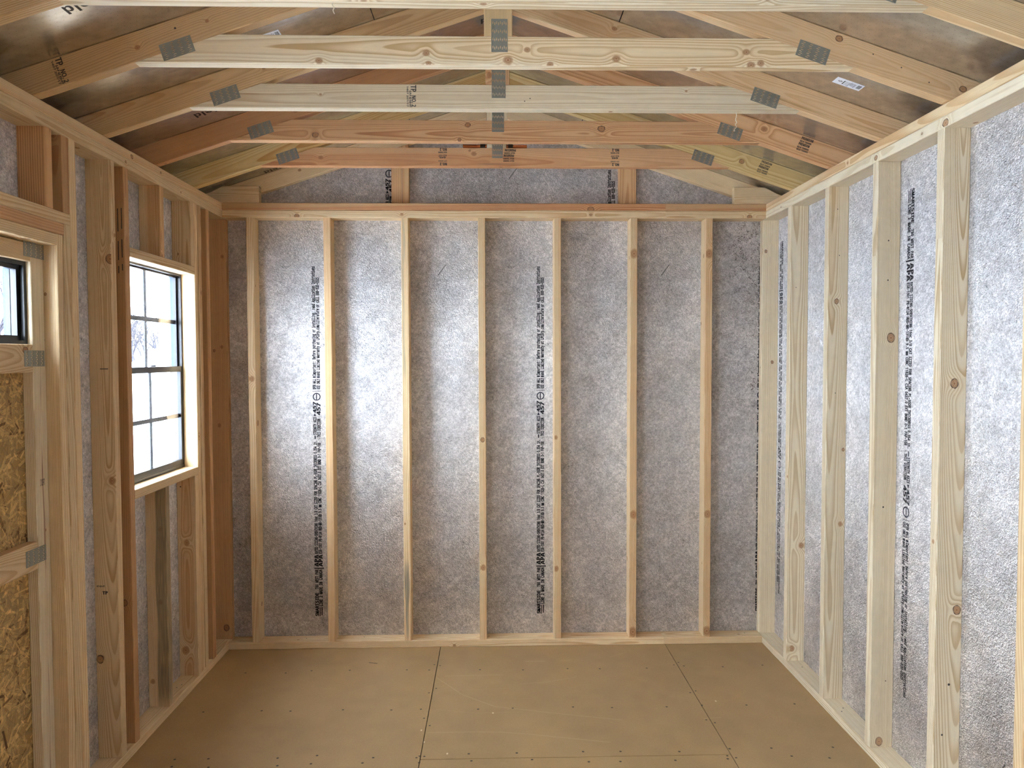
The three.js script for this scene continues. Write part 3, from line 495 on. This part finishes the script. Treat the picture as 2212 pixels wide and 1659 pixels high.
truss(1.163, 'pale roof truss with a grade stamp left of its king post', {
  left: { wood: 'honey', early: [222, 188, 138], knots: [[0.9, 0.05, 0.005, 0]] }, right: { wood: 'pine', contrast: 0.6, stain: [[1.1, 1.9, 0.01, 0.022, [160, 116, 62], 0.6]], knots: [[0.75, 0.06, 0.008, 0]] },
  tie: { wood: 'pale', contrast: 0.7, knots: [[0.55, 0.05, 0.004, 0], [1.9, 0.07, 0.004, 0]], ink: stampTP(0.882), holes: [[1.32, 0.04, 0.002], [1.3, 0.03, 0.002]], stain: [[0.1, 0.75, 0.048, 0.056, [150, 98, 56], 0.6]] },
  king: { wood: 'orange', early: [222, 182, 136], knots: [[0.6, 0.075, 0.009, 0]] } });
truss(0.757, 'orange roof truss with two dark-ringed knots in its tie beam', {
  left: { wood: 'red', early: [208, 156, 108], knots: [[1.02, 0.06, 0.01, 0], [0.9, 0.03, 0.008, 0]] }, right: { wood: 'orange', knots: [[1.5, 0.06, 0.012, 0]], ink: stampPremium(1.69, 0.85) },
  tie: { wood: 'orange', pb: 0.04, pc: -0.03, tilt: 0.012, knots: [[0.433, 0.025, 0.01, 1], [1.075, 0.069, 0.009, 1], [1.644, 0.056, 0.012, 1], [1.04, 0.008, 0.006, 1]] },
  king: { wood: 'pale', knots: [] } });
truss(0.35, 'orange roof truss with upside-down stamps, farthest from the camera', {
  left: { wood: 'yellow', pb: 0.04, pc: -0.03, tilt: 0.03, knots: [[1.0, 0.05, 0.008, 0]] }, right: { wood: 'yellow', knots: [[1.55, 0.045, 0.01, 1]], ink: stampPremium(1.665, 0.65) },
  tie: { wood: 'orange', contrast: 0.55, ink: [...stampNo2(0.945), ...stampPremium(1.262, 0.75, 180), ...stampNo2(1.774)], knots: [[1.09, 0.06, 0.01, 0], [0.36, 0.04, 0.009, 0], [1.07, 0.075, 0.004, 1]], stain: [[1.07, 1.35, 0.0, 0.02, [90, 56, 40], 0.4]] },
  king: { wood: 'pale', knots: [] } });
{
  const g = group('gable_truss', 'gable truss of rafters and short studs flat against the back sheathing', 'roof truss', { group: 'gable framing', at: [0, 0, ZB + 0.0005] });
  addRafters(g, { wood: 'pine', knots: [[0.7, 0.05, 0.007, 0]] }, { wood: 'pine', contrast: 0.4, knots: [[1.3, 0.04, 0.005, 1]], stain: [[1.5, 1.62, 0.02, 0.04, [150, 96, 50], 0.6]] }, T / 2);
  for (const [x, w] of [[-0.513, { wood: 'orange', early: [220, 178, 128], marks: [[0, 0.036, 2.4, 0.0015]], knots: [] }], [0.705, { wood: 'orange', early: [220, 178, 128], knots: [] }]])
    board('gable_stud', g, w, [[x, 0, T / 2], PY, NX, PZ], YP + 0.0018, (b) => 2.8525 - Math.abs(x - b) / 3, { w: 0.094, uoff: -2 });
}

// ------------------------------------------------------------------ small things
function pipe(x0, x1, y, z, label, flip) {
  const p = group('copper_pipe', label, 'pipe', { group: 'short copper pipes on the tie beam', at: [(x0 + x1) / 2, y - 0.0105, z] });
  const L = x1 - x0, prof = [[0.0078, -L / 2], [0.0105, -L / 2], [0.0108, -L / 2 + 0.003], [0.0095, -L / 2 + 0.006], [0.0095, L / 2 - 0.006], [0.0105, L / 2 - 0.002], [0.0105, L / 2], [0.0078, L / 2], [0.0078, -L / 2]].map(([r, h]) => new THREE.Vector2(r, h));
  const g = new THREE.LatheGeometry(prof, 24); g.rotateZ(Math.PI / 2); g.translate(0, 0.0105, 0); mesh('tube', g, copper, p);
  const c = new THREE.LatheGeometry([[0.0096, -0.012], [0.0112, -0.011], [0.0112, 0.011], [0.0096, 0.012]].map(([r, h]) => new THREE.Vector2(r, h)), 24); c.rotateZ(Math.PI / 2); c.translate(flip * (L / 2 - 0.02), 0.0105, 0); mesh('coupling', c, darkMetal, p, 'dark coupling band');
}
pipe(-0.162, -0.047, 2.5768, 0.331, 'short copper pipe resting on the far tie beam left of the king post', 1);
pipe(0.0465, 0.146, 2.5768, 0.331, 'short copper pipe resting on the far tie beam right of the king post', -1);

const twine = new THREE.MeshStandardMaterial({ color: 0xe6d9bd, roughness: 0.9 });
function string(pts, label, at) {
  const g = new THREE.TubeGeometry(new THREE.CatmullRomCurve3(pts.map((p) => new THREE.Vector3(...p))), 40, 0.0014, 6); const m = mesh('hanging_string', g, twine, scene); m.name = numbered('hanging_string'); m.position.set(...at); m.userData = { label, category: 'string' };
}
string([[0, 0.002, 0], [0.002, -0.014, 0.001], [-0.001, -0.03, 0], [0.003, -0.04, 0.002], [-0.002, -0.047, 0], [0.002, -0.056, 0.002], [-0.006, -0.066, 0], [-0.004, -0.072, 0.002], [-0.009, -0.07, 0]], 'frayed white string hanging from the tie beam of the stamped truss', [0.8925, 2.4765, 1.148]);
string([[0, 0.002, 0], [-0.002, -0.006, 0.001], [0.002, -0.012, 0], [0, -0.02, 0.002], [0.003, -0.028, 0]], 'white string scrap under the nearest tie beam', [-0.429, 2.4765, 1.965]);

function sticker(xa, xb, z0, z1, label, sgn) {
  const c = canvasOf(256, 128), x = c.getContext('2d'); x.fillStyle = '#eef3fa'; x.fillRect(0, 0, 256, 128);
  x.save(); x.translate(52, 60); x.rotate(-Math.PI / 2); x.fillStyle = '#15181e'; x.font = 'bold 46px sans-serif'; x.textAlign = 'center'; x.fillText('G', 0, 14); x.restore();
  x.fillStyle = '#15181e'; x.fillRect(78, 26, 9, 76);
  for (let i = 0; i < 9; i++) { x.fillStyle = `rgba(40,50,66,${rr(0.3, 0.75)})`; x.fillRect(96 + i * 12, 18 + rr(0, 14), rr(3, 7), rr(60, 90)); }
  for (let i = 0; i < 14; i++) { x.fillStyle = '#2a3442'; x.fillRect(208 + i * 2.6, 24, rr(0.8, 2), 70); }
  const nx = sgn / 3, l = Math.hypot(nx, 1), mid = (xa + xb) / 2, g = new THREE.BoxGeometry(Math.abs(xb - xa) * Math.hypot(3, 1) / 3, 0.0004, z1 - z0);
  const m = mesh('barcode_sticker', g, new THREE.MeshStandardMaterial({ map: canvasTex(c), roughness: 0.55 }), scene); m.name = numbered('barcode_sticker'); m.userData = { label, category: 'sticker' };
  m.position.set(mid - nx / l * 0.0004, roofY(mid) - 0.0004, (z0 + z1) / 2); m.rotation.z = -sgn * TH;
}
sticker(1.201, 1.298, 1.264, 1.311, 'white barcode sticker on the right roof panel between two trusses', 1);
sticker(-0.852, -0.758, 1.264, 1.311, 'white barcode sticker on the left roof panel, half hidden by a tie beam', -1);

// ------------------------------------------------------------------ outdoors, seen through the glass
{
  const y = -0.3, g = group('snow_ground', 'snow-covered ground outside the windows', 'ground', { kind: 'structure' });
  mesh('snow', boxGeo(-140, 100, y - 0.2, y, -140, 100), snowMat, g);
  const mg = new THREE.SphereGeometry(1, 40, 24, 0, Math.PI * 2, 0, Math.PI / 2), p = mg.attributes.position;
  for (let i = 0; i < p.count; i++) { const k = 1 + 0.03 * noise(p.getX(i) * 3 + 5, p.getZ(i) * 3); p.setXYZ(i, p.getX(i) * 3.2 * k, p.getY(i) * 2.36 * k, p.getZ(i) * 2.6 * k); }
  mg.computeVertexNormals(); const m = mesh('snow_mound', mg, snowMat, scene); m.name = 'snow_mound'; m.position.set(-4.6, y, -10.1); m.userData = { label: 'tall rounded mound of snow seen through the window', category: 'snow' };
  const tree = (h, sd) => {
    seed = sd; const parts = [];
    const seg = (p0, dir, len, r, depth) => {
      const p1 = p0.clone().addScaledVector(dir, len), c = new THREE.CylinderGeometry(r * 0.62, r, len, depth > 2 ? 6 : 4, 1, true);
      c.translate(0, len / 2, 0); c.applyQuaternion(new THREE.Quaternion().setFromUnitVectors(new THREE.Vector3(0, 1, 0), dir)); c.translate(p0.x, p0.y, p0.z); parts.push(c);
      if (!depth) return;
      const n = depth > 3 ? 4 : 3;
      for (let i = 0; i < n; i++) { const a = rr(0, 6.28), s = rr(0.35, 0.85), d = dir.clone().multiplyScalar(1).add(new THREE.Vector3(Math.cos(a) * s, rr(0.05, 0.4), Math.sin(a) * s)).normalize(); seg(p0.clone().lerp(p1, rr(0.55, 1)), d, len * rr(0.55, 0.8), r * 0.55, depth - 1); }
    };
    seg(new THREE.Vector3(0, 0, 0), new THREE.Vector3(0, 1, 0), h * 0.3, h * 0.02, 5);
    return mergeGeometries(parts);
  };
  const kinds = [tree(6, 11), tree(5, 23), tree(5.5, 37)];
  const spots = [];
  for (const [dist, off] of [[27, 0], [33, 0.5], [40, 0.2]]) for (let i = 0; i < 5; i++) spots.push([-(0.40 + (i + off) * 0.09) * dist, 3.9 - dist - 0.6 * ((i * 7) % 3), (i + spots.length) % 3]);
  spots.forEach(([x, z, k], i) => { const t = mesh('bare_tree', kinds[k], barkMat, scene); t.name = numbered('bare_tree'); t.position.set(x, y - 0.02, z); t.rotation.y = i * 1.7; t.scale.setScalar(0.85 + 0.1 * (i % 4)); t.userData = { label: 'leafless tree in the thicket beyond the snow outside', category: 'tree', group: 'bare trees outside the windows' }; });
  const f = group('marker_flag', 'small red marker flag in the snow outside the window', 'flag', { at: [-13.7, y, -26.4] });
  mesh('stake', (() => { const c = new THREE.CylinderGeometry(0.012, 0.012, 0.5, 8); c.translate(0, 0.25, 0); return c; })(), darkMetal, f);
  mesh('cloth', boxGeo(0.01, 0.26, 0.32, 0.52, -0.004, 0.004), new THREE.MeshStandardMaterial({ color: 0xb0202c, roughness: 0.8 }), f);
}
renderer.render(scene, camera);
